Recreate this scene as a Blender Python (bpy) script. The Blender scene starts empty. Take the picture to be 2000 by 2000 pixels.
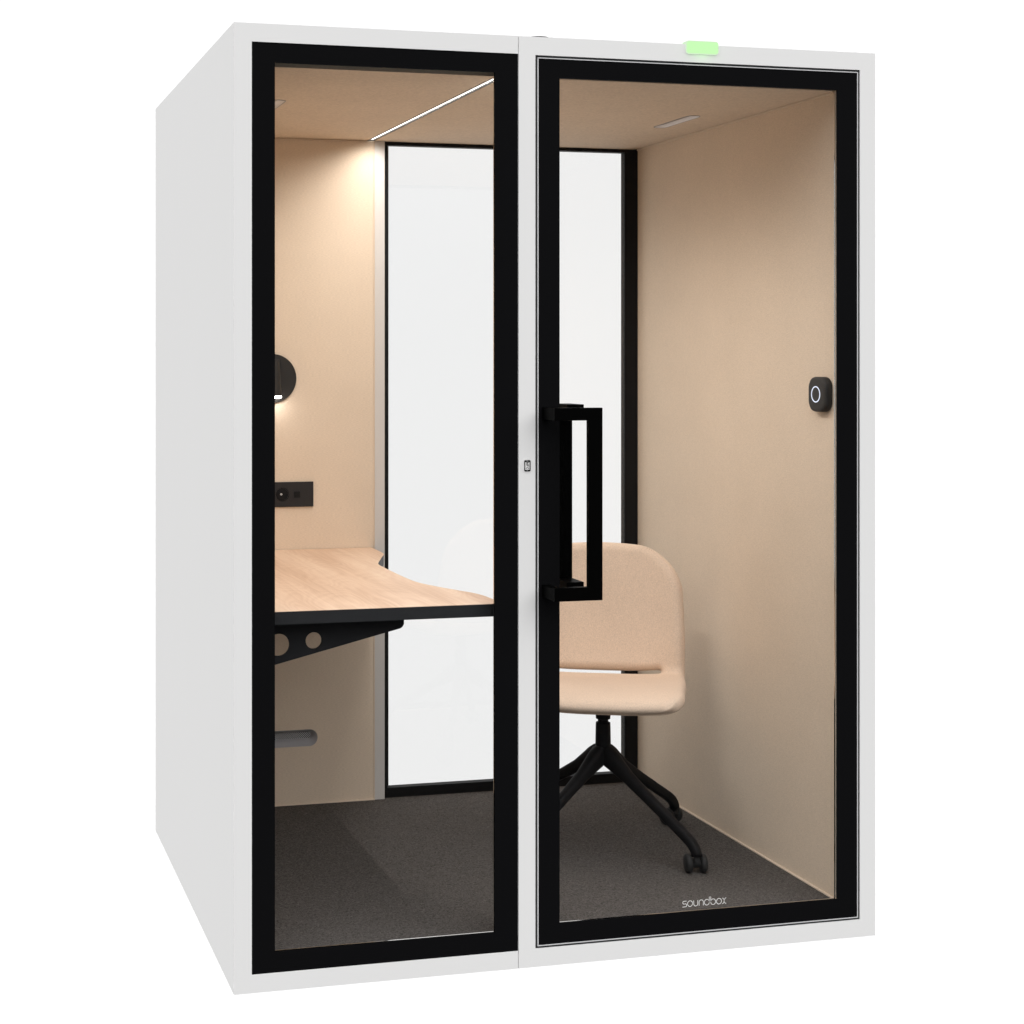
import bpy, bmesh, math, random
from mathutils import Vector, Matrix
R = math.radians
PI = math.pi
random.seed(7)
sc = bpy.context.scene
COL = sc.collection

# ------------------------------------------------------------------ camera
cd = bpy.data.cameras.new('camera')
cam = bpy.data.objects.new('camera', cd)
COL.objects.link(cam)
cam.location = (-0.66758, -3.55547, 1.43935)
cam.rotation_euler = (R(90), 0, R(-13.2606))
cd.sensor_width = 36
cd.lens = 56.193
cd.shift_x = 0.2
cd.shift_y = -0.15
cd.clip_start = 0.05
cd.clip_end = 200
sc.camera = cam
sc.render.resolution_x = sc.render.resolution_y = 1024

# ------------------------------------------------------------------ world: white surround graded by direction
W = bpy.data.worlds.new('World')
sc.world = W
W.use_nodes = True
bg = W.node_tree.nodes['Background']
bg.inputs[0].default_value = (1, 1, 1, 1)
# bright white backdrop behind the booth, added brightness high on the camera side, dimmed low there
BACK, HIGH, LOW = 1.10, 2.42, 0.14
_n = W.node_tree
_tc = _n.nodes.new('ShaderNodeTexCoord')
_dt = _n.nodes.new('ShaderNodeVectorMath'); _dt.operation = 'DOT_PRODUCT'
_dt.inputs[1].default_value = (0.2294, 0.9733, 0)
_n.links.new(_tc.outputs['Generated'], _dt.inputs[0])
_b = _n.nodes.new('ShaderNodeMapRange'); _b.interpolation_type = 'SMOOTHSTEP'
_b.inputs['From Min'].default_value = 0.15; _b.inputs['From Max'].default_value = 0.60
_n.links.new(_dt.outputs['Value'], _b.inputs['Value'])
_sx = _n.nodes.new('ShaderNodeSeparateXYZ')
_n.links.new(_tc.outputs['Generated'], _sx.inputs[0])
_h = _n.nodes.new('ShaderNodeMapRange'); _h.interpolation_type = 'SMOOTHSTEP'
_h.inputs['From Min'].default_value = 0.0; _h.inputs['From Max'].default_value = 0.55
_h.inputs['To Min'].default_value = LOW; _h.inputs['To Max'].default_value = HIGH
_n.links.new(_sx.outputs['Z'], _h.inputs['Value'])
_m = _n.nodes.new('ShaderNodeMix')
_n.links.new(_b.outputs[0], _m.inputs['Factor'])
_az = _n.nodes.new('ShaderNodeMath'); _az.operation = 'MULTIPLY_ADD'
_az.inputs[1].default_value = 0.22; _az.inputs[2].default_value = 1.0
_n.links.new(_sx.outputs['X'], _az.inputs[0])
_hm = _n.nodes.new('ShaderNodeMath'); _hm.operation = 'MULTIPLY'
_n.links.new(_h.outputs[0], _hm.inputs[0]); _n.links.new(_az.outputs[0], _hm.inputs[1])
_n.links.new(_hm.outputs[0], _m.inputs['A'])
_m.inputs['B'].default_value = BACK
_n.links.new(_m.outputs[0], bg.inputs[1])
sc.view_settings.view_transform = 'Standard'
sc.view_settings.look = 'None'
sc.view_settings.exposure = 0
sc.view_settings.gamma = 1
sc.cycles.transparent_max_bounces = 24
sc.cycles.max_bounces = 12
sc.cycles.diffuse_bounces = 6

LED_STRENGTH = 3.0
LED_WATTS = 42.5
LAMP_STRENGTH = 17.0


# ------------------------------------------------------------------ materials
def nt(name):
    m = bpy.data.materials.new(name)
    m.use_nodes = True
    n = m.node_tree
    n.nodes.clear()
    o = n.nodes.new('ShaderNodeOutputMaterial')
    return m, n, o


def principled(name, col, rough=0.6, spec=0.3, metal=0.0, noise=None, bump=None):
    """noise=(scale, amount)  bump=(scale, strength, distance)"""
    m, n, o = nt(name)
    p = n.nodes.new('ShaderNodeBsdfPrincipled')
    p.inputs['Base Color'].default_value = (*col, 1)
    p.inputs['Roughness'].default_value = rough
    p.inputs['Specular IOR Level'].default_value = spec
    p.inputs['Metallic'].default_value = metal
    n.links.new(p.outputs[0], o.inputs[0])
    tc = n.nodes.new('ShaderNodeTexCoord')
    if noise:
        t = n.nodes.new('ShaderNodeTexNoise')
        t.inputs['Scale'].default_value = noise[0]
        t.inputs['Detail'].default_value = 4
        n.links.new(tc.outputs['Object'], t.inputs['Vector'])
        r = n.nodes.new('ShaderNodeMapRange')
        r.inputs['To Min'].default_value = 1 - noise[1]
        r.inputs['To Max'].default_value = 1 + noise[1]
        n.links.new(t.outputs[0], r.inputs['Value'])
        v = n.nodes.new('ShaderNodeVectorMath')
        v.operation = 'SCALE'
        v.inputs[0].default_value = col
        n.links.new(r.outputs[0], v.inputs['Scale'])
        n.links.new(v.outputs[0], p.inputs['Base Color'])
    if bump:
        t = n.nodes.new('ShaderNodeTexNoise')
        t.inputs['Scale'].default_value = bump[0]
        t.inputs['Detail'].default_value = 3
        n.links.new(tc.outputs['Object'], t.inputs['Vector'])
        b = n.nodes.new('ShaderNodeBump')
        b.inputs['Strength'].default_value = bump[1]
        b.inputs['Distance'].default_value = bump[2]
        n.links.new(t.outputs[0], b.inputs['Height'])
        n.links.new(b.outputs[0], p.inputs['Normal'])
    return m


def fabric(name, col, fine=900, amount=0.05, weave=(1, 1, 1), blotch=0.03, bstr=0.25, sheen=0.0):
    m, n, o = nt(name)
    p = n.nodes.new('ShaderNodeBsdfPrincipled')
    p.inputs['Roughness'].default_value = 0.9
    p.inputs['Specular IOR Level'].default_value = 0.15
    if sheen:
        p.inputs['Sheen Weight'].default_value = sheen
    n.links.new(p.outputs[0], o.inputs[0])
    tc = n.nodes.new('ShaderNodeTexCoord')
    mp = n.nodes.new('ShaderNodeMapping')
    mp.inputs['Scale'].default_value = weave
    n.links.new(tc.outputs['Object'], mp.inputs['Vector'])
    t = n.nodes.new('ShaderNodeTexNoise')
    t.inputs['Scale'].default_value = fine
    t.inputs['Detail'].default_value = 2
    n.links.new(mp.outputs[0], t.inputs['Vector'])
    t2 = n.nodes.new('ShaderNodeTexNoise')
    t2.inputs['Scale'].default_value = 6
    t2.inputs['Detail'].default_value = 3
    n.links.new(tc.outputs['Object'], t2.inputs['Vector'])
    a = n.nodes.new('ShaderNodeMapRange')
    a.inputs['From Min'].default_value = 0.3
    a.inputs['From Max'].default_value = 0.7
    a.inputs['To Min'].default_value = 1 - amount
    a.inputs['To Max'].default_value = 1 + amount
    n.links.new(t.outputs[0], a.inputs['Value'])
    b = n.nodes.new('ShaderNodeMapRange')
    b.inputs['From Min'].default_value = 0.3
    b.inputs['From Max'].default_value = 0.7
    b.inputs['To Min'].default_value = 1 - blotch
    b.inputs['To Max'].default_value = 1 + blotch
    n.links.new(t2.outputs[0], b.inputs['Value'])
    mu = n.nodes.new('ShaderNodeMath')
    mu.operation = 'MULTIPLY'
    n.links.new(a.outputs[0], mu.inputs[0])
    n.links.new(b.outputs[0], mu.inputs[1])
    v = n.nodes.new('ShaderNodeVectorMath')
    v.operation = 'SCALE'
    v.inputs[0].default_value = col
    n.links.new(mu.outputs[0], v.inputs['Scale'])
    n.links.new(v.outputs[0], p.inputs['Base Color'])
    bu = n.nodes.new('ShaderNodeBump')
    bu.inputs['Strength'].default_value = bstr
    bu.inputs['Distance'].default_value = 0.0006
    n.links.new(t.outputs[0], bu.inputs['Height'])
    n.links.new(bu.outputs[0], p.inputs['Normal'])
    return m


def wood(name):
    m, n, o = nt(name)
    p = n.nodes.new('ShaderNodeBsdfPrincipled')
    p.inputs['Roughness'].default_value = 0.5
    p.inputs['Specular IOR Level'].default_value = 0.25
    n.links.new(p.outputs[0], o.inputs[0])
    tc = n.nodes.new('ShaderNodeTexCoord')

    def nz(scale, vec, detail=3, dist=0.0):
        mp = n.nodes.new('ShaderNodeMapping')
        mp.inputs['Scale'].default_value = vec
        n.links.new(tc.outputs['Object'], mp.inputs['Vector'])
        t = n.nodes.new('ShaderNodeTexNoise')
        t.inputs['Scale'].default_value = scale
        t.inputs['Detail'].default_value = detail
        t.inputs['Distortion'].default_value = dist
        n.links.new(mp.outputs[0], t.inputs['Vector'])
        return t
    broad = nz(9, (1.3, 0.16, 1), 2)
    fine = nz(110, (1, 0.035, 1), 4, 0.3)
    # flame figure: contour lines of a stretched noise
    fig = nz(4, (1.6, 0.45, 1), 1, 0.2)
    mul = n.nodes.new('ShaderNodeMath'); mul.operation = 'MULTIPLY'; mul.inputs[1].default_value = 170
    n.links.new(fig.outputs[0], mul.inputs[0])
    sn = n.nodes.new('ShaderNodeMath'); sn.operation = 'SINE'
    n.links.new(mul.outputs[0], sn.inputs[0])
    r1 = n.nodes.new('ShaderNodeMapRange')
    r1.inputs['From Min'].default_value = -1; r1.inputs['From Max'].default_value = 1
    r1.inputs['To Min'].default_value = -0.045; r1.inputs['To Max'].default_value = 0.045
    n.links.new(sn.outputs[0], r1.inputs['Value'])
    r2 = n.nodes.new('ShaderNodeMapRange')
    r2.inputs['From Min'].default_value = 0.3; r2.inputs['From Max'].default_value = 0.7
    r2.inputs['To Min'].default_value = -0.11; r2.inputs['To Max'].default_value = 0.11
    n.links.new(fine.outputs[0], r2.inputs['Value'])
    s = n.nodes.new('ShaderNodeMath'); s.operation = 'ADD'
    n.links.new(r1.outputs[0], s.inputs[0]); n.links.new(r2.outputs[0], s.inputs[1])
    s2 = n.nodes.new('ShaderNodeMath'); s2.operation = 'ADD'
    n.links.new(s.outputs[0], s2.inputs[0]); n.links.new(broad.outputs[0], s2.inputs[1])
    cr = n.nodes.new('ShaderNodeValToRGB')
    e = cr.color_ramp.elements
    e[0].position = 0.25; e[0].color = (0.59, 0.405, 0.285, 1)
    e[1].position = 0.78; e[1].color = (0.78, 0.615, 0.470, 1)
    k = e.new(0.52); k.color = (0.71, 0.525, 0.390, 1)
    n.links.new(s2.outputs[0], cr.inputs[0])
    n.links.new(cr.outputs[0], p.inputs['Base Color'])
    return m


def carpet(name):
    m, n, o = nt(name)
    p = n.nodes.new('ShaderNodeBsdfPrincipled')
    p.inputs['Roughness'].default_value = 1
    p.inputs['Specular IOR Level'].default_value = 0.0
    n.links.new(p.outputs[0], o.inputs[0])
    tc = n.nodes.new('ShaderNodeTexCoord')
    t = n.nodes.new('ShaderNodeTexNoise')
    t.inputs['Scale'].default_value = 230
    t.inputs['Detail'].default_value = 3
    t.inputs['Distortion'].default_value = 1.2
    n.links.new(tc.outputs['Object'], t.inputs['Vector'])
    cr = n.nodes.new('ShaderNodeValToRGB')
    e = cr.color_ramp.elements
    e[0].position = 0.32; e[0].color = (0.045, 0.042, 0.040, 1)
    e[1].position = 0.72; e[1].color = (0.152, 0.139, 0.130, 1)
    n.links.new(t.outputs[0], cr.inputs[0])
    n.links.new(cr.outputs[0], p.inputs['Base Color'])
    b = n.nodes.new('ShaderNodeBump')
    b.inputs['Strength'].default_value = 0.5
    b.inputs['Distance'].default_value = 0.002
    n.links.new(t.outputs[0], b.inputs['Height'])
    n.links.new(b.outputs[0], p.inputs['Normal'])
    return m


def glass(name, tint, f0, rough=0.0):
    """thin architectural pane: tinted transmission plus a facing-dependent mirror share"""
    m, n, o = nt(name)
    tr = n.nodes.new('ShaderNodeBsdfTransparent')
    tr.inputs[0].default_value = (*tint, 1)
    gl = n.nodes.new('ShaderNodeBsdfGlossy')
    gl.inputs['Roughness'].default_value = rough
    gl.inputs['Color'].default_value = (1, 1, 1, 1)
    lw = n.nodes.new('ShaderNodeLayerWeight')
    lw.inputs[0].default_value = 0.5
    pw = n.nodes.new('ShaderNodeMath'); pw.operation = 'POWER'; pw.inputs[1].default_value = 5
    n.links.new(lw.outputs['Facing'], pw.inputs[0])
    mr = n.nodes.new('ShaderNodeMapRange')
    mr.inputs['To Min'].default_value = f0
    mr.inputs['To Max'].default_value = 0.5
    n.links.new(pw.outputs[0], mr.inputs['Value'])
    mx = n.nodes.new('ShaderNodeMixShader')
    n.links.new(mr.outputs[0], mx.inputs[0])
    n.links.new(tr.outputs[0], mx.inputs[1])
    n.links.new(gl.outputs[0], mx.inputs[2])
    n.links.new(mx.outputs[0], o.inputs[0])
    return m


def emit(name, col, s):
    m, n, o = nt(name)
    e = n.nodes.new('ShaderNodeEmission')
    e.inputs[0].default_value = (*col, 1)
    e.inputs[1].default_value = s
    n.links.new(e.outputs[0], o.inputs[0])
    return m


def grille_mat(name):
    m, n, o = nt(name)
    p = n.nodes.new('ShaderNodeBsdfPrincipled')
    p.inputs['Roughness'].default_value = 0.5
    n.links.new(p.outputs[0], o.inputs[0])
    tc = n.nodes.new('ShaderNodeTexCoord')
    v = n.nodes.new('ShaderNodeTexVoronoi')
    v.inputs['Scale'].default_value = 230
    v.inputs['Randomness'].default_value = 0.0
    mp = n.nodes.new('ShaderNodeMapping')
    mp.inputs['Rotation'].default_value = (0, R(45), 0)
    n.links.new(tc.outputs['Object'], mp.inputs['Vector'])
    n.links.new(mp.outputs[0], v.inputs['Vector'])
    cr = n.nodes.new('ShaderNodeValToRGB')
    cr.color_ramp.elements[0].position = 0.36; cr.color_ramp.elements[0].color = (0.02, 0.02, 0.02, 1)
    cr.color_ramp.elements[1].position = 0.44; cr.color_ramp.elements[1].color = (0.55, 0.55, 0.56, 1)
    n.links.new(v.outputs['Distance'], cr.inputs[0])
    n.links.new(cr.outputs[0], p.inputs['Base Color'])
    return m


WHITE = principled('white_lacquer', (0.845, 0.842, 0.838), 0.55, 0.25, noise=(1.5, 0.008), bump=(350, 0.06, 0.0003))
SEAM = principled('seam_grey', (0.45, 0.45, 0.45), 0.8, 0.0)  # plain grey filling the seam between the front panels
POST = principled('light_post', (0.62, 0.60, 0.58), 0.5, 0.3)
BORDER = principled('black_border', (0.0056, 0.0056, 0.0062), 0.5, 0.01)
BACKBORDER = principled('rear_black_profile', (0.011, 0.011, 0.0115), 0.55, 0.1)
HANDLE = principled('black_handle_paint', (0.0010, 0.0010, 0.0010), 0.45, 0.02)
GASKET = principled('dark_rubber', (0.030, 0.031, 0.032), 0.6, 0.15)
ALU = principled('bright_aluminium', (0.66, 0.66, 0.67), 0.35, 0.4)
MIRROR = principled('polished_spacer', (0.75, 0.74, 0.72), 0.08, 0.5, metal=1.0)
FELT = fabric('tan_wall_fabric', (0.710, 0.594, 0.472), fine=300, amount=0.075, weave=(0.45, 0.45, 2.2), blotch=0.02)
BEAD = principled('tan_edge_bead', (0.72, 0.60, 0.48), 0.7, 0.2)
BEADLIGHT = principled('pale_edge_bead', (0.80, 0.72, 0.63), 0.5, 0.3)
CARPET = carpet('grey_brown_carpet')
WOOD = wood('light_beech_laminate')
DESKBLACK = principled('black_desk_edge', (0.021, 0.022, 0.024), 0.5, 0.2)
BRACKET = principled('black_bracket_steel', (0.020, 0.020, 0.022), 0.6, 0.1)
CHAIRF = fabric('tan_chair_fabric', (0.73, 0.575, 0.450), fine=380, amount=0.11, weave=(1, 1, 0.7), blotch=0.03, bstr=0.5, sheen=0.15)
CHAIRB = principled('black_chair_metal', (0.0095, 0.0095, 0.0105), 0.55, 0.12)
CASTER = principled('charcoal_caster', (0.022, 0.022, 0.022), 0.6, 0.2)
LAMPBLACK = principled('black_lamp', (0.028, 0.026, 0.024), 0.5, 0.25)
PLATE = principled('black_plate', (0.024, 0.023, 0.024), 0.55, 0.2)
PLATEDARK = principled('black_socket_insert', (0.007, 0.007, 0.008), 0.4, 0.2)
PIN = principled('socket_pin', (0.7, 0.7, 0.7), 0.3, 0.5)
CTRL = principled('charcoal_control', (0.042, 0.040, 0.038), 0.6, 0.2)
GREYC = principled('grey_ceiling_vent', (0.80, 0.80, 0.82), 0.5, 0.3)
GREYV = principled('grey_vent', (0.36, 0.36, 0.38), 0.5, 0.3)
CHANNEL = principled('led_channel', (0.10, 0.10, 0.10), 0.5, 0.3)
DARKLINE = principled('dark_channel_lip', (0.05, 0.045, 0.04), 0.7, 0.1)
GRILLE = grille_mat('vent_grille')
GLASSF = glass('front_glass', (0.985, 0.985, 0.985), 0.0006)
GLASSR = glass('rear_glass', (0.932, 0.934, 0.933), 0.045)
LED = emit('led_light', (1.0, 0.95, 0.88), LED_STRENGTH)
LAMPLED = emit('lamp_light', (1.0, 0.95, 0.90), LAMP_STRENGTH)
RING = emit('ring_light', (0.80, 0.86, 1.0), 1.15)
GREEN = emit('green_light', (0.60, 1.0, 0.49), 1.0)
GREENHALO = emit('green_halo_glow', (0.68, 0.90, 0.62), 1.0)  # paler green glow, imitates the soft halo round the indicator
INK = principled('black_print', (0.006, 0.006, 0.006), 0.6, 0.05)
LOGO = principled('white_print', (0.80, 0.79, 0.78), 0.6, 0.1)
CIRC = principled('sensor_disc', (0.815, 0.81, 0.805), 0.5, 0.25)
VENTBLACK = principled('black_vent_cap', (0.02, 0.02, 0.022), 0.5, 0.3)


# ------------------------------------------------------------------ mesh helpers
def empty(name, loc=(0, 0, 0), rz=0.0):
    o = bpy.data.objects.new(name, None)
    COL.objects.link(o)
    o.location = loc
    o.rotation_euler = (0, 0, rz)
    o.empty_display_size = 0.1
    return o


def tag(o, label, cat, group=None):
    o['label'] = label
    o['category'] = cat
    if group:
        o['group'] = group


def obj(name, bm, mat, parent=None, smooth=False, bevel=0.0, seg=2, subsurf=0, label=None):
    bmesh.ops.recalc_face_normals(bm, faces=bm.faces[:])
    me = bpy.data.meshes.new(name)
    bm.to_mesh(me)
    bm.free()
    me.materials.append(mat)
    if smooth:
        for p in me.polygons:
            p.use_smooth = True
    o = bpy.data.objects.new(name, me)
    COL.objects.link(o)
    if parent:
        o.parent = parent
    if bevel:
        b = o.modifiers.new('bevel', 'BEVEL')
        b.width = bevel
        b.segments = seg
        b.limit_method = 'ANGLE'
        b.angle_limit = R(40)
    if subsurf:
        s = o.modifiers.new('sub', 'SUBSURF')
        s.levels = s.render_levels = subsurf
    if label:
        o['label'] = label
    return o


def box(bm, x0, x1, y0, y1, z0, z1):
    v = [bm.verts.new(p) for p in ((x0, y0, z0), (x1, y0, z0), (x1, y1, z0), (x0, y1, z0),
                                   (x0, y0, z1), (x1, y0, z1), (x1, y1, z1), (x0, y1, z1))]
    for f in ((0, 3, 2, 1), (4, 5, 6, 7), (0, 1, 5, 4), (1, 2, 6, 5), (2, 3, 7, 6), (3, 0, 4, 7)):
        bm.faces.new([v[i] for i in f])


def B(*boxes):
    bm = bmesh.new()
    for b in boxes:
        box(bm, *b)
    return bm


def ring(bm, outer, inner, y0, y1):
    """rectangular ring in the XZ plane; outer/inner = (x0,x1,z0,z1)"""
    def lp(r, y):
        return [bm.verts.new(p) for p in ((r[0], y, r[2]), (r[1], y, r[2]), (r[1], y, r[3]), (r[0], y, r[3]))]
    oa, ia, ob, ib = lp(outer, y0), lp(inner, y0), lp(outer, y1), lp(inner, y1)
    for i in range(4):
        j = (i + 1) % 4
        bm.faces.new((oa[i], oa[j], ia[j], ia[i]))
        bm.faces.new((ob[i], ib[i], ib[j], ob[j]))
        bm.faces.new((oa[i], ob[i], ob[j], oa[j]))
        bm.faces.new((ia[i], ia[j], ib[j], ib[i]))


def RING_(outer, inner, y0, y1):
    bm = bmesh.new()
    ring(bm, outer, inner, y0, y1)
    return bm


def plate(outer, holes, to3, d0, d1):
    """extruded flat plate with holes. outer/holes: 2D loops; to3(u,v,d)->point"""
    bm = bmesh.new()
    rings = []
    for d in (d0, d1):
        es = []
        lps = []
        for lp in [outer] + holes:
            vs = [bm.verts.new(to3(u, v, d)) for u, v in lp]
            lps.append(vs)
            for i in range(len(vs)):
                es.append(bm.edges.new((vs[i], vs[(i + 1) % len(vs)])))
        bmesh.ops.triangle_fill(bm, use_beauty=True, use_dissolve=False, edges=es)
        rings.append(lps)
    for a, b in zip(*rings):
        n = len(a)
        for i in range(n):
            j = (i + 1) % n
            bm.faces.new((a[i], a[j], b[j], b[i]))
    return bm


XZ = lambda u, v, d: (u, d, v)
XY = lambda u, v, d: (u, v, d)
YZ = lambda u, v, d: (d, u, v)


def pill(cu, cv, lu, lv, n=14, sq=None):
    """rounded rectangle loop, half sizes lu, lv; corner radius sq (default full pill)"""
    r = min(lu, lv) if sq is None else sq
    pts = []
    for k, (sx, sy) in enumerate(((1, 1), (-1, 1), (-1, -1), (1, -1))):
        for i in range(n + 1):
            a = PI / 2 * (k + i / n)
            pts.append((cu + sx * (lu - r) + r * math.cos(a), cv + sy * (lv - r) + r * math.sin(a)))
    out = []
    for p in pts:
        if not out or (abs(p[0] - out[-1][0]) + abs(p[1] - out[-1][1])) > 1e-7:
            out.append(p)
    if abs(out[0][0] - out[-1][0]) + abs(out[0][1] - out[-1][1]) < 1e-7:
        out.pop()
    return out


def circle(cu, cv, r, n=48):
    return [(cu + r * math.cos(2 * PI * i / n), cv + r * math.sin(2 * PI * i / n)) for i in range(n)]


def loft(bm, loops, cap=True):
    vs = [[bm.verts.new(p) for p in lp] for lp in loops]
    n = len(vs[0])
    for a, b in zip(vs[:-1], vs[1:]):
        for i in range(n):
            j = (i + 1) % n
            bm.faces.new((a[i], a[j], b[j], b[i]))
    if cap:
        bm.faces.new(vs[0][::-1])
        bm.faces.new(vs[-1])
    return bm


def lathe(profile, c=(0, 0, 0), n=40, axis='Z', cap=True, bm=None):
    bm = bm or bmesh.new()
    lps = []
    for r, h in profile:
        lp = []
        for i in range(n):
            a = 2 * PI * i / n
            p = (r * math.cos(a), r * math.sin(a), h)
            if axis == 'Y':
                p = (p[0], p[2], p[1])
            elif axis == 'X':
                p = (p[2], p[0], p[1])
            lp.append((p[0] + c[0], p[1] + c[1], p[2] + c[2]))
        lps.append(lp)
    return loft(bm, lps, cap)


def stroke(bm, pts, w, to3):
    """flat monoline ribbon along 2D points"""
    L, Rr = [], []
    n = len(pts)
    for i, (x, y) in enumerate(pts):
        a = pts[max(i - 1, 0)]
        b = pts[min(i + 1, n - 1)]
        if i in (0, n - 1) and pts[0] == pts[-1]:
            a, b = pts[-2], pts[1]
        dx, dy = b[0] - a[0], b[1] - a[1]
        l = math.hypot(dx, dy) or 1
        nx, ny = -dy / l * w / 2, dx / l * w / 2
        L.append(bm.verts.new(to3(x + nx, y + ny)))
        Rr.append(bm.verts.new(to3(x - nx, y - ny)))
    for i in range(n - 1):
        bm.faces.new((L[i], L[i + 1], Rr[i + 1], Rr[i]))


def arc(cx, cy, rx, ry, a0, a1, n=18):
    return [(cx + rx * math.cos(R(a0 + (a1 - a0) * i / n)), cy + ry * math.sin(R(a0 + (a1 - a0) * i / n))) for i in range(n + 1)]


# ------------------------------------------------------------------ the booth
Wd, D, H = 1.626, 1.2925, 2.2
X0, X1 = 0.076, 1.550          # interior walls
Y0, Y1 = 0.060, 1.200          # interior front and back
Z0, Z1 = 0.077, 2.1115         # carpet and ceiling
booth = empty('office_booth')
tag(booth, 'white free standing acoustic office booth with black framed glass door and window', 'office booth')

# outer white skin
obj('side_panel', B((0, 0.030, 0, D, 0, H)), WHITE, booth)
obj('side_panel', B((Wd - 0.030, Wd, 0, D, 0, H)), WHITE, booth)
obj('roof_panel', B((0.030, Wd - 0.030, 0.060, D, 2.160, H)), WHITE, booth)
obj('base_panel', B((0.030, Wd - 0.030, 0.060, D, 0, 0.040)), WHITE, booth)
rb = B((0.030, 0.6815, 1.262, D, 0.040, 2.160))
obj('rear_panel', rb, WHITE, booth)

# front frame: left half is open towards the middle seam, right half is a full ring
ff = B((0.030, 0.0413, 0, 0.060, 0, H), (0.0413, 0.6813, 0, 0.060, 2.158, H), (0.0413, 0.6813, 0, 0.060, 0, 0.0415))
ring(ff, (0.6829, Wd - 0.030, 0, H), (0.7248, 1.5832, 0.043, 2.157), 0, 0.060)
obj('front_frame', ff, WHITE, booth)
obj('panel_seam', B((0.6813, 0.6829, 0.003, 0.060, 0.0, 0.0415), (0.6813, 0.6829, 0.003, 0.060, 2.158, H),
                    (0.6813, 0.6829, 0.003, 0.060, 0.0415, 2.158)), SEAM, booth)

# fixed front window
win = obj('front_window', RING_((0.0413, 0.6813, 0.0415, 2.158), (0.0953, 0.6235, 0.0895, 2.1118), 0.0015, 0.0032), BORDER, booth)
obj('glass_pane', B((0.0455, 0.6775, 0.0035, 0.0095, 0.046, 2.153)), GLASSF, win)
obj('spacer', RING_((0.0933, 0.6265, 0.0865, 2.1180), (0.0950, 0.6245, 0.0885, 2.1160), 0.0098, 0.0135), MIRROR, win)
obj('inner_border', RING_((0.0455, 0.6775, 0.046, 2.153), (0.0900, 0.6620, 0.0650, 2.1230), 0.0140, 0.058), BORDER, win)

# glazed door
door = obj('door', RING_((0.7325, 1.5755, 0.0505, 2.1495), (0.7863, 1.5190, 0.0985, 2.1047), 0.0008, 0.0032), BORDER, booth)
obj('door_gasket', RING_((0.7248, 1.5832, 0.043, 2.157), (0.7303, 1.5777, 0.0485, 2.1515), 0.0035, 0.050), GASKET, door)
obj('door_edge_trim', RING_((0.7303, 1.5777, 0.0485, 2.1515), (0.7325, 1.5755, 0.0505, 2.1495), -0.0004, 0.040), ALU, door)
obj('glass_pane', B((0.7350, 1.5730, 0.0035, 0.0095, 0.054, 2.146)), GLASSF, door)
obj('spacer', RING_((0.7843, 1.5215, 0.0953, 2.1110), (0.7860, 1.5198, 0.0973, 2.1090), 0.0098, 0.0135), MIRROR, door)
obj('inner_border', RING_((0.7350, 1.5730, 0.054, 2.146), (0.7800, 1.5560, 0.0700, 2.1180), 0.0140, 0.050), BORDER, door)

# handles: squared bow pulls on both faces of the door
hx0, hx1, hz0, hz1, hy = 0.7410, 0.8604, 0.8745, 1.3242, -0.080
hb = bmesh.new()
t = 0.0295
# front plane bow : two arms along X and the grip bar
out = [(hx0, hz0), (hx1, hz0), (hx1, hz1), (hx0, hz1), (hx0, hz1 - t), (0.8265, hz1 - t), (0.8265, hz0 + t + 0.002), (hx0, hz0 + t + 0.002)]
pl = plate(out, [], XZ, hy, hy + 0.016)
for z in (hz0, hz1 - t):
    box(pl, hx0 + 0.0004, hx0 + 0.020, hy + 0.0164, 0.0, z + 0.0004, z + t - 0.0004)
obj('door_handle', pl, HANDLE, door, bevel=0.0008, label='outer black bow handle')
ih = bmesh.new()
box(ih, 0.8290, 0.8734, 0.132, 0.148, 0.8700, 1.3280)
for z in (0.8700, 1.3280 - 0.028):
    box(ih, 0.8294, 0.8730, 0.059, 0.1316, z, z + 0.028)
obj('door_handle', ih, HANDLE, door, bevel=0.0008, label='inner black bow handle seen through the glass')

# lettering on the door glass : thin monoline, lower case
lg = bmesh.new()
K = 0.1166 / 1038.0
LX, LZ = 1.1046, 0.1108
to = lambda x, y: (LX + (x - 412) * K, 0.0030, LZ + y * K)
h = 122.0
w = 13.0
S = []
S.append([(508, h)] + [(450, h)] + arc(447, h * 0.75, 28, h * 0.25, 90, 180, 8)[1:] + arc(447, h * 0.75, 28, h * 0.25, 180, 250, 6)[1:] +
         arc(480, h * 0.27, 30, h * 0.27, 70, 0, 8) + arc(480, h * 0.27, 30, h * 0.27, 0, -90, 8)[1:] + [(412, 0)])
S.append(arc(590, h / 2, 58, h / 2, 0, 360, 36))
S.append([(676, h)] + arc(724, 50, 48, 50, 180, 360, 20) + [(772, h)])
S.append([(802, 0)] + arc(852, h - 50, 50, 50, 180, 0, 20) + [(902, 0)])
S.append(arc(985, h / 2, 58, h / 2, 0, 360, 36))
S.append([(1043, h * 0.45), (1043, 178)])
S.append(arc(1134, h / 2, 58, h / 2, 0, 360, 36))
S.append([(1077, h * 0.45), (1077, 178)])
S.append(arc(1272, h / 2, 58, h / 2, 0, 360, 36))
S.append(arc(1348, h / 2, 46, h / 2, 88, -88, 20))
S.append(arc(1446, h / 2, 50, h / 2, 92, 268, 20))
for s_ in S:
    stroke(lg, s_, w, to)
obj('lettering', lg, LOGO, door, label='thin white lowercase lettering on the glass')

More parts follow.
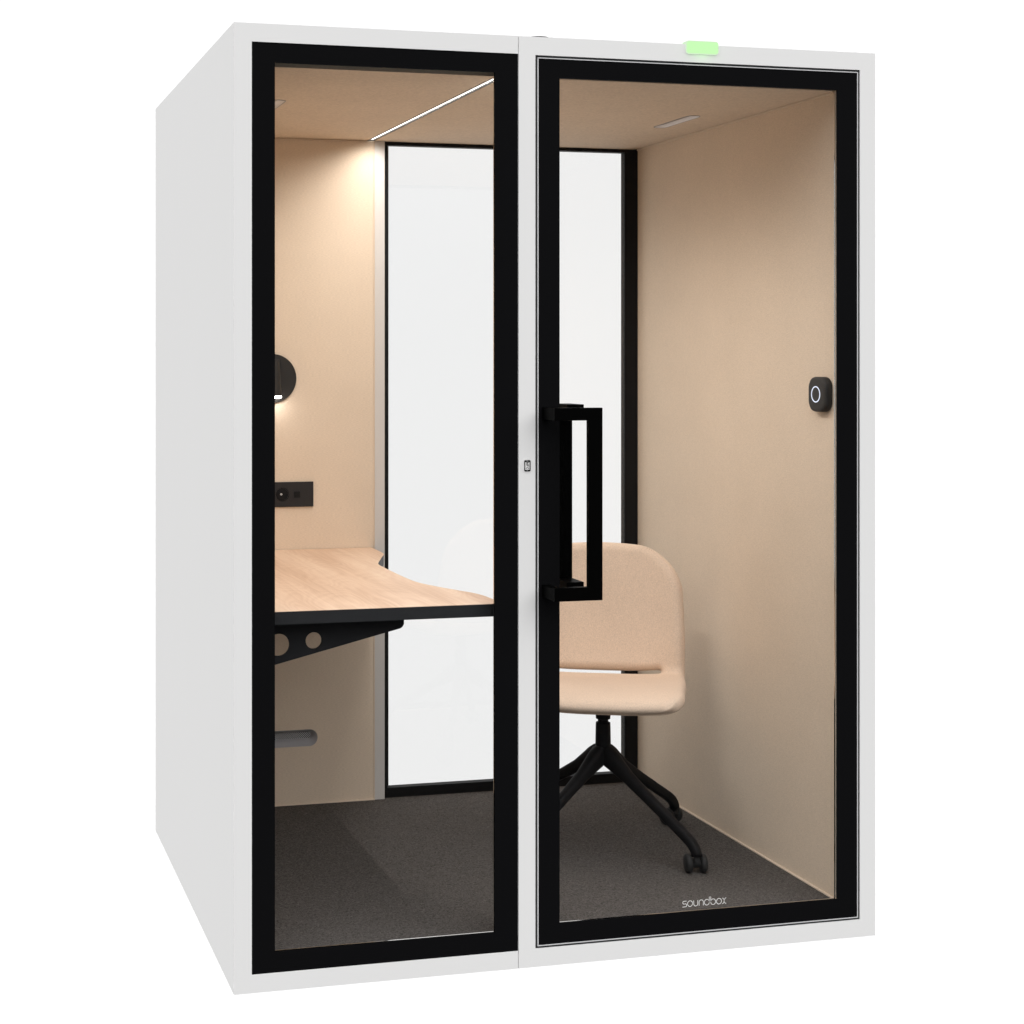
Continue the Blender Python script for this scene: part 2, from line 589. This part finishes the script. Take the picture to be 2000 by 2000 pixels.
# printed phone symbol with NFC letters on the middle post
pb = bmesh.new()
px0, px1, pz0, pz1 = 0.6966, 0.7122, 1.1725, 1.1990
pcx = (px0 + px1) / 2
p2 = plate(pill(pcx, (pz0 + pz1) / 2, (px1 - px0) / 2, (pz1 - pz0) / 2, 5, 0.0025),
           [[(px0 + 0.0021, pz0 + 0.0038), (px1 - 0.0021, pz0 + 0.0038), (px1 - 0.0021, pz1 - 0.0043), (px0 + 0.0021, pz1 - 0.0043)],
            circle(pcx, pz0 + 0.0019, 0.0010, 12), pill(pcx, pz1 - 0.0019, 0.0024, 0.0007, 4)], XZ, -0.0004, -0.0012)
obj('phone_symbol', p2, INK, booth, label='small black phone symbol reading NFC')
nb = bmesh.new()
cx, cz = pcx, 1.1858
hh = 0.0030          # half height of letters, which run across X; text reads downwards


def nl(pts, zc):   # pts in letter space (x right, y up) turned 90 degrees clockwise
    stroke(nb, [(cx + y * hh, zc - x * 0.0020) for x, y in pts], 0.0011, lambda x, z: (x, -0.0008, z))


nl([(-1, -1), (-1, 1)], 1.1919); nl([(-1, 1), (1, -1)], 1.1919); nl([(1, -1), (1, 1)], 1.1919)
nl([(-1, -1), (-1, 1)], 1.1857); nl([(-1, 1), (1, 1)], 1.1857); nl([(-1, 0.05), (0.7, 0.05)], 1.1857)
nl([(1 * math.cos(R(a)) + 0.1, math.sin(R(a))) for a in range(50, 311, 20)], 1.1797)
obj('symbol_letters', nb, INK, booth)
obj('reader_disc', loft(bmesh.new(), [[(u, -0.0001, v) for u, v in circle(pcx, 1.1858, 0.0175)],
                                      [(u, -0.0004, v) for u, v in circle(pcx, 1.1858, 0.0172)]]), CIRC, booth)

# green status light in the top edge
halo = plate(pill(1.1546, 2.1929, 0.0430, 0.0163, 8, 0.0075), [], XZ, -0.0012, 0.019)  # added glowing plate behind the lens, stands in for its blurred halo
obj('indicator_halo', halo, GREENHALO, booth, bevel=0.0008)
gl_ = plate(pill(1.1546, 2.1929, 0.0405, 0.0138, 8, 0.0055), [], XZ, -0.0050, 0.020)
obj('indicator_light', gl_, GREEN, booth, bevel=0.0015, seg=3, label='glowing green light on the top edge')

gp = bpy.data.lights.new('indicator_glow', 'POINT')
gp.energy = 0.012
gp.color = (0.35, 1.0, 0.25)
gp.shadow_soft_size = 0.0
go = bpy.data.objects.new('indicator_glow', gp)
COL.objects.link(go)
go.location = (1.1546, -0.020, 2.190)
go.parent = booth

# roof fan cap, its dome just clears the front edge
cap = [(0.060, 2.2), (0.060, 2.225), (0.036, 2.232), (0.034, 2.2585), (0.030, 2.2603), (0.001, 2.2608)]
obj('roof_vent', lathe(cap, (0.8468, 0.30, 0), 48), VENTBLACK, booth, smooth=True)

# interior tan panels
obj('wall_panel', B((0.030, X0, Y0, 1.212, Z0 - 0.02, Z1 + 0.02)), FELT, booth)
obj('wall_panel', B((X1, Wd - 0.030, Y0, 1.262, Z0 - 0.02, Z1 + 0.02)), FELT, booth)
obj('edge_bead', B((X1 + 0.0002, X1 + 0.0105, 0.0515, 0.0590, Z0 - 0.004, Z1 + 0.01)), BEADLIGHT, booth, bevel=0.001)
# back panel with the air slot
VX, VZ = 0.372, 0.280
bpl = plate([(X0, Z0), (0.6625, Z0), (0.6625, Z1 - 0.006), (X0, Z1 - 0.006)], [pill(VX, VZ, 0.112, 0.024)], XZ, Y1, 1.230)
obj('wall_panel', bpl, FELT, booth)
obj('edge_bead', B((0.6628, 0.6675, Y1 - 0.001, 1.230, Z0, Z1 - 0.001), (X0, 0.6625, Y1 - 0.001, 1.21, Z1 - 0.0055, Z1 - 0.001)), BEAD, booth, bevel=0.0015)
obj('corner_post', B((0.6678, 0.6992, Y1, 1.262, Z0, Z1)), POST, booth)
# wall air slot
vent = obj('wall_vent', loft(bmesh.new(), [[(u, Y1 - 0.0012, v) for u, v in pill(VX, VZ, 0.1135, 0.0255)],
                                           [(u, Y1 + 0.001, v) for u, v in pill(VX, VZ, 0.1105, 0.0225)],
                                           [(u, Y1 + 0.008, v) for u, v in pill(VX, VZ + 0.002, 0.103, 0.0160)],
                                           [(u, Y1 + 0.016, v) for u, v in pill(VX, VZ + 0.004, 0.096, 0.0095)],
                                           [(u, Y1 + 0.024, v) for u, v in pill(VX, VZ + 0.004, 0.095, 0.0090)]], cap=False),
           GREYV, booth, smooth=True)
obj('grille', plate(pill(VX, VZ + 0.004, 0.0955, 0.0095), [], XZ, Y1 + 0.0175, Y1 + 0.019), GRILLE, vent)

# carpet, skirting bead, threshold
obj('carpet', plate([(X0, 0.030), (0.68, 0.030), (0.68, 0.0562), (X1, 0.0562), (X1, 1.2118), (X0, 1.2118)], [], XY, 0.042, Z0), CARPET, booth)
for bx in ((0.6805, X1 - 0.0065, 0.051, 0.0560, 0.06, Z0 + 0.0012), (X1 - 0.006, X1 - 0.0005, 0.051, 1.2118, 0.06, Z0 + 0.004),
           (X0 + 0.0005, 0.6672, Y1 - 0.004, Y1 - 0.0005, 0.06, Z0 + 0.004)):
    obj('floor_bead', B(bx), BEAD, booth, bevel=0.0012)

# ceiling in two leaves with the light channel between, and two air slots
CV = 0.6225
cl = plate([(X0, Y0 - 0.01), (0.6430, Y0 - 0.01), (0.6430, 1.212), (X0, 1.212)], [pill(0.2155, CV, 0.019, 0.118)], XY, Z1, Z1 + 0.02)
obj('ceiling_panel', cl, FELT, booth)
crp = plate([(0.6680, Y0 - 0.01), (X1 - 0.0085, Y0 - 0.01), (X1 - 0.0085, 1.212), (0.6680, 1.212)], [pill(1.3945, CV, 0.019, 0.118)], XY, Z1, Z1 + 0.02)
obj('ceiling_panel', crp, FELT, booth)
obj('edge_bead', B((X1 - 0.0045, X1 - 0.0002, Y0, 1.211, Z1 - 0.0045, Z1 + 0.01)), BEAD, booth, bevel=0.0012)
for x in (0.2155, 1.3945):
    vb = plate(pill(x, CV, 0.0205, 0.1195), [pill(x, CV, 0.0185, 0.1175)], XY, Z1 - 0.0014, Z1 + 0.0002)
    cv = obj('ceiling_vent', vb, GREYV, booth)
    dish = [[(u + dx, v, Z1 + dz) for u, v in pill(x, CV, 0.0184 * k, 0.0184 * k + 0.099 - 0.02 * (1 - k))]
            for dx, dz, k in ((0, -0.0010, 1.0), (0, 0.0005, 0.9), (-0.001, 0.0022, 0.7), (-0.002, 0.0032, 0.4), (-0.003, 0.0036, 0.15))]
    db = bmesh.new()
    loft(db, dish, cap=False)
    obj('dish', db, GREYC, cv, smooth=True)
led = obj('light_strip', B((0.6432, 0.6678, Y0 - 0.01, 1.212, Z1 + 0.0085, Z1 + 0.018),
                           (0.6450, 0.6512, Y0 - 0.01, 1.1995, Z1 + 0.0015, Z1 + 0.0083),
                           (0.6618, 0.6678, Y0 - 0.01, 1.1995, Z1 + 0.0005, Z1 + 0.0083)), CHANNEL, booth)
obj('dark_lip', B((0.6431, 0.6448, Y0 - 0.01, 1.1995, Z1 - 0.0006, Z1 + 0.0083)), DARKLINE, led)
obj('light_diffuser', B((0.6520, 0.6603, Y0 + 0.005, 1.1990, Z1 + 0.0030, Z1 + 0.0083)), LED, led)
# the row of diodes behind that diffuser
NL = 30
for k in range(NL):
    ld = bpy.data.lights.new('led_diode', 'SPOT')
    ld.energy = LED_WATTS / NL * (1.08 if k < NL - 10 else 0.72 if k < NL - 3 else 0.5)
    ld.color = (1.0, 0.955, 0.90)
    ld.spot_size = R(166)
    ld.spot_blend = 0.75
    ld.shadow_soft_size = 0.003
    lo = bpy.data.objects.new('led_diode', ld)
    COL.objects.link(lo)
    lo.location = (0.6562, 0.085 + (1.13 - 0.085) * k / (NL - 1), Z1 - 0.0006 + 0.0040 * ((k * 11) % NL) / (NL - 1))
    lo.parent = led

# rear window
rw = obj('rear_window', RING_((0.6994, 1.5498, 0.0420, 2.1600), (0.7112, 1.5045, 0.1075, 2.1008), 1.212, 1.240), BACKBORDER, booth)
obj('glass_pane', B((0.7105, 1.5052, 1.2150, 1.2210, 0.1068, 2.1015)), GLASSR, rw)
obj('outer_border', RING_((0.7000, 1.5850, 0.0415, 2.1585), (0.700 + 0.030, 1.5320, 0.085, 2.1150), 1.264, D), BORDER, rw)

# ------------------------------------------------------------------ desk
ZD, TD = 0.8569, 0.0305
desk = empty('desk', (0, 0, 0))
tag(desk, 'light beech desk with black edge fixed across the left side of the booth', 'desk')
ctrl = [(0.654, 1.1975), (0.6535, 1.150), (0.652, 1.077), (0.645, 1.022), (0.622, 0.960), (0.601, 0.903), (0.575, 0.833), (0.565, 0.789), (0.562, 0.723),
        (0.5605, 0.626), (0.5605, 0.523), (0.564, 0.440), (0.577, 0.385), (0.598, 0.325), (0.623, 0.265), (0.643, 0.219), (0.653, 0.179), (0.657, 0.127), (0.657, 0.072)]


def cr_spline(P, n=5):
    out = []
    for i in range(len(P) - 1):
        p0, p1, p2_, p3 = P[max(i - 1, 0)], P[i], P[i + 1], P[min(i + 2, len(P) - 1)]
        for k in range(n):
            t_ = k / n
            out.append(tuple(0.5 * (2 * p1[j] + (p2_[j] - p0[j]) * t_ + (2 * p0[j] - 5 * p1[j] + 4 * p2_[j] - p3[j]) * t_ ** 2 +
                                    (-p0[j] + 3 * p1[j] - 3 * p2_[j] + p3[j]) * t_ ** 3) for j in (0, 1)))
    out.append(P[-1])
    return out


cont = cr_spline(ctrl) + arc(0.630, 0.066, 0.027, 0.028, 0, -90, 8)
cont += [(0.0765, 0.038), (0.0765, 1.1975)]
obj('desktop', plate(cont, [], XY, ZD - TD, ZD - 0.0012), DESKBLACK, desk, label='black edged desk board')
cxm, cym = 0.35, 0.6
obj('desk_surface', plate(cont, [], XY, ZD - 0.0011, ZD), WOOD, desk, label='light beech laminate surface')
br = [(0.0765, ZD - TD - 0.0005), (0.4365, ZD - TD - 0.0005), (0.4365, 0.8035)] + arc(0.4215, 0.8065, 0.015, 0.0145, -10, -72, 6) + [(0.0765, 0.7085)]
bm = plate(br, [circle(0.1290, 0.7655, 0.0262), circle(0.2140, 0.7725, 0.0196)], XZ, 0.118, 0.124)
obj('bracket', bm, BRACKET, desk, label='tapering black bracket with round holes')
obj('bracket_flange', B((0.0765, 0.430, 0.1243, 0.160, ZD - TD - 0.006, ZD - TD - 0.0005)), BRACKET, desk)

# ------------------------------------------------------------------ wall lamp
lamp = empty('wall_lamp', (0.3435, Y1, 1.3785))
tag(lamp, 'round black reading lamp mounted on the tan wall above the desk', 'wall lamp')
obj('backplate', lathe([(0.0735, -0.0002), (0.0743, -0.0012), (0.0743, -0.0065), (0.0733, -0.0075)], axis='Y', n=96), LAMPBLACK, lamp, smooth=False)
obj('spotlight_body', lathe([(0.0145, 0.058), (0.0150, 0.0572), (0.0225, -0.050), (0.0225, -0.0525)], (0, -0.033, 0), 40), LAMPBLACK, lamp, smooth=False)
obj('stem', lathe([(0.008, -0.0078), (0.008, -0.020)], (0, 0, 0.02), 20, axis='Y'), LAMPBLACK, lamp)
obj('bulb_lens', lathe([(0.0220, -0.0527), (0.0205, -0.0580), (0.0175, -0.0600)], (0, -0.033, 0), 40), LAMPLED, lamp)

# ------------------------------------------------------------------ power sockets
pw_ = empty('power_socket', (0, Y1, 0))
tag(pw_, 'flat black power socket panel on the tan wall above the desk', 'power socket')
obj('plate', B((0.2450, 0.4713, -0.0065, -0.0002, 0.9871, 1.0630)), PLATE, pw_, bevel=0.0007)
for x in (0.3743, 0.3180):
    rg = plate(circle(x, 1.0255, 0.0205), [circle(x, 1.0255, 0.0180)], XZ, -0.0078, -0.0067)
    s_ = obj('socket', rg, PLATEDARK, pw_)
    obj('socket_well', lathe([(0.0178, -0.0067), (0.0176, -0.0070)], (x, 0, 1.0255), 40, axis='Y'), PLATEDARK, s_)
    obj('earth_pin', plate(circle(x - 0.004, 1.0262, 0.0030, 20), [circle(x - 0.004, 1.0262, 0.0014, 20)], XZ, -0.0090, -0.0072), PIN, s_)
obj('usb_module', B((0.4098, 0.4290, -0.0075, -0.0067, 1.0150, 1.0345)), PLATEDARK, pw_)

# ------------------------------------------------------------------ round edged controller
ct = empty('control_button', (X1, 0.1095, 1.3478))
tag(ct, 'charcoal rounded control pad with a glowing white ring on the right wall', 'control button')


def rr(x, hy_, hz_, rad):
    return [(x, u, v) for u, v in pill(0, 0, hy_, hz_, 8, rad)]


obj('body', loft(bmesh.new(), [rr(-0.0004, 0.0400, 0.0435, 0.026), rr(-0.004, 0.0415, 0.0446, 0.027), rr(-0.014, 0.0415, 0.0446, 0.027),
                               rr(-0.019, 0.0400, 0.0432, 0.026), rr(-0.0215, 0.0370, 0.0400, 0.025), rr(-0.0220, 0.0330, 0.036, 0.024)]), CTRL, ct, smooth=True)
obj('light_ring', plate(circle(0.002, 0, 0.0208), [circle(0.002, 0, 0.0181)], YZ, -0.0228, -0.0221), RING, ct)

# ------------------------------------------------------------------ swivel chair
CX, CY = 1.162, 0.603
ch = empty('swivel_chair', (CX, CY, Z0), R(-22))
tag(ch, 'tan upholstered swivel chair on a black four legged base with casters', 'chair')


SLOT, SLW = 0.408, 0.0075


def seat_shell():
    NU, NV = 49, 92
    hw = 0.234
    prof = [(-0.222, 0.418), (-0.212, 0.430), (-0.16, 0.438), (-0.08, 0.437), (0.02, 0.431), (0.10, 0.428), (0.150, 0.436), (0.178, 0.462),
            (0.192, 0.500), (0.203, 0.55), (0.214, 0.61), (0.226, 0.68), (0.239, 0.76), (0.249, 0.822)]
    P = cr_spline(prof, 8)
    cum = [0]
    for a, b in zip(P[:-1], P[1:]):
        cum.append(cum[-1] + math.dist(a, b))
    Lt = cum[-1]

    def at(s):
        s = min(max(s, 0), Lt)
        i = 0
        while i < len(cum) - 2 and cum[i + 1] < s:
            i += 1
        f = (s - cum[i]) / (cum[i + 1] - cum[i] or 1)
        return tuple(P[i][k] + (P[i + 1][k] - P[i][k]) * f for k in (0, 1))
    bm = bmesh.new()
    rcf, rcb = 0.075, 0.125
    rows = []
    ss = []
    # denser rows near both ends
    for j in range(NV):
        t_ = j / (NV - 1)
        ss.append(Lt * (0.5 - 0.5 * math.cos(PI * t_)) * 0.55 + Lt * t_ * 0.45)
    for j, s in enumerate(ss):
        y, z = at(s)
        wv = hw
        if s < rcf:
            q = 1 - s / rcf
            wv = hw - rcf * (1 - math.sqrt(max(0, 1 - q * q))) * 1.0
        if Lt - s < rcb:
            q = 1 - (Lt - s) / rcb
            wv = hw - rcb * 1.0 * (1 - math.sqrt(max(0, 1 - q * q)))
        # waist between seat and back, back a little narrower up high
        bend = math.exp(-((z - 0.50) / 0.10) ** 2) if y > 0.1 else 0
        if y > 0.1:
            wv *= 1.0 - 0.03 * max(0, (z - 0.6) / 0.2)
        else:
            q_ = min(1, max(0, (y + 0.20) / 0.31)); wv *= 0.905 + 0.095 * q_ * q_ * (3 - 2 * q_)
        row = []
        for i in range(NU):
            u = -1 + 2 * i / (NU - 1)
            x = wv * math.sin(u * PI / 2) * 0.6 + wv * u * 0.4
            au = abs(x) / hw
            y, z = at(s + 0.014 * min(1, abs(u) / 0.80) ** 3 * math.exp(-((s - SLOT) / 0.09) ** 2))
            kb = min(1, max(0, (s - 0.26) / 0.26)); kb = kb * kb * (3 - 2 * kb)
            bump_ = math.exp(-((s - 0.37) / 0.10) ** 2)
            lift = 0.018 * au ** 3 * (1 - kb) + 0.005 * au ** 2.5 * bump_
            fwd = 0.062 * au ** 2.2 * kb + 0.008 * au ** 2.5 * bump_
            row.append(bm.verts.new((x, y - fwd, z + lift - 0.022 * au * au * max(0, (z - 0.55) / 0.27))))
        rows.append(row)
    bm.normal_update()
    keep = {}
    for j in range(NV - 1):
        sc_ = (ss[j] + ss[j + 1]) / 2
        for i in range(NU - 1):
            xm = abs((rows[j][i].co.x + rows[j][i + 1].co.x) / 2)
            d_ = max(0, xm - 0.16)
            if abs(sc_ - SLOT) < math.sqrt(max(0, SLW ** 2 - d_ ** 2 * 0.6)) and xm < 0.18:
                continue
            keep[(j, i)] = bm.faces.new((rows[j][i], rows[j][i + 1], rows[j + 1][i + 1], rows[j + 1][i]))
    bm.normal_update()
    bnd = [v for v in bm.verts if v.link_faces and any(e.is_boundary for e in v.link_edges)]
    bs = set(bnd)
    top, bot = {}, {}
    out = bmesh.new()
    T, RR = 0.023, 0.027
    import numpy as np
    BP = np.array([v.co[:] for v in bnd])
    for v in bm.verts:
        if not v.link_faces:
            continue
        if v in bs:
            top[v] = bot[v] = out.verts.new(v.co)
            continue
        d = float(np.sqrt(((BP - np.array(v.co[:])) ** 2).sum(1).min()))
        k = min(1, d / RR)
        th = T * math.sqrt(1 - (1 - k) ** 2)
        top[v] = out.verts.new(v.co + v.normal * th)
        bot[v] = out.verts.new(v.co - v.normal * th)
    for f in bm.faces:
        out.faces.new([top[v] for v in f.verts])
        out.faces.new([bot[v] for v in reversed(f.verts)])
    bm.free()
    return out


bm = seat_shell()
sh = obj('seat_shell', bm, CHAIRF, ch, smooth=True, label='tan upholstered seat and backrest in one shell')
ssf = sh.modifiers.new('sub', 'SUBSURF')
ssf.levels = ssf.render_levels = 1

obj('mounting_plate', lathe([(0.075, 0.402), (0.080, 0.398), (0.078, 0.392), (0.030, 0.383), (0.022, 0.380)], n=40), CHAIRB, ch, smooth=True)
obj('gas_column', lathe([(0.0195, 0.386), (0.0205, 0.368), (0.0200, 0.3565), (0.0145, 0.3545), (0.0145, 0.3475), (0.0200, 0.3455), (0.0205, 0.335), (0.0215, 0.280), (0.0215, 0.25)], n=40), CHAIRB, ch)
RL = 0.3195
base_rot = R(-64 + 22)


def leg_bm():
    bm = bmesh.new()
    #      r      z      half height  half width
    path = [(0.000, 0.262, 0.022, 0.0190), (0.016, 0.258, 0.0265, 0.0205), (0.030, 0.2475, 0.0270, 0.0200), (0.050, 0.2345, 0.0235, 0.0175), (0.090, 0.2085, 0.0170, 0.0150),
            (0.16, 0.166, 0.0145, 0.0135), (0.23, 0.124, 0.0138, 0.0132), (0.268, 0.101, 0.0138, 0.0130), (0.289, 0.0880, 0.0138, 0.0130), (0.303, 0.0775, 0.0135, 0.0130),
            (0.3125, 0.066, 0.0132, 0.0128), (0.3175, 0.056, 0.0130, 0.0125), (0.3190, 0.0475, 0.0125, 0.0120)]
    lps = []
    for i, (r, z, hh_, hw_) in enumerate(path):
        a = path[max(i - 1, 0)]
        b = path[min(i + 1, len(path) - 1)]
        tx, tz = b[0] - a[0], b[1] - a[1]
        l = math.hypot(tx, tz)
        tx, tz = tx / l, tz / l
        if i == 0:
            tx, tz = 1, 0
        nx, nz = -tz, tx
        lp = []
        for k in range(20):
            an = 2 * PI * k / 20
            c_, s_ = math.cos(an), math.sin(an)
            # superellipse section
            e = 0.65
            cu = math.copysign(abs(c_) ** e, c_) * hw_
            su = math.copysign(abs(s_) ** e, s_) * hh_
            lp.append((r + nx * su, cu, z + nz * su))
        lps.append(lp)
    return loft(bm, lps)


def wheel_bm(side):
    return lathe([(0.010, 0.0115 * side), (0.0208, 0.0118 * side), (0.0245, 0.0138 * side), (0.0252, 0.0190 * side), (0.0245, 0.0245 * side),
                  (0.0210, 0.0278 * side), (0.0120, 0.0290 * side), (0.001, 0.0292 * side)], (-0.015, 0, 0.0252), 40, axis='Y')


castyaw = [R(-81), R(-38), R(30), R(-20)]
leg0 = None
for k in range(4):
    a = base_rot + k * PI / 2
    if k == 0:
        leg0 = obj('leg', leg_bm(), CHAIRB, ch, smooth=True)
        lg_ = leg0
    else:
        lg_ = leg0.copy()
        COL.objects.link(lg_)
        lg_.parent = ch
    lg_.rotation_euler = (0, 0, a)
    c = empty('caster', (RL * math.cos(a), RL * math.sin(a), 0), castyaw[k] + base_rot * 0)
    c.parent = ch
    for s_ in (1, -1):
        obj('wheel', wheel_bm(s_), CASTER, c, smooth=True)
    cb = lathe([(0.0095, 0.034), (0.0075, 0.047), (0.0075, 0.052)], (0, 0, 0), 20)
    lathe([(0.0120, -0.0113), (0.0120, 0.0113)], (-0.013, 0, 0.0262), 20, axis='Y', bm=cb)
    obj('fork', cb, CASTER, c)
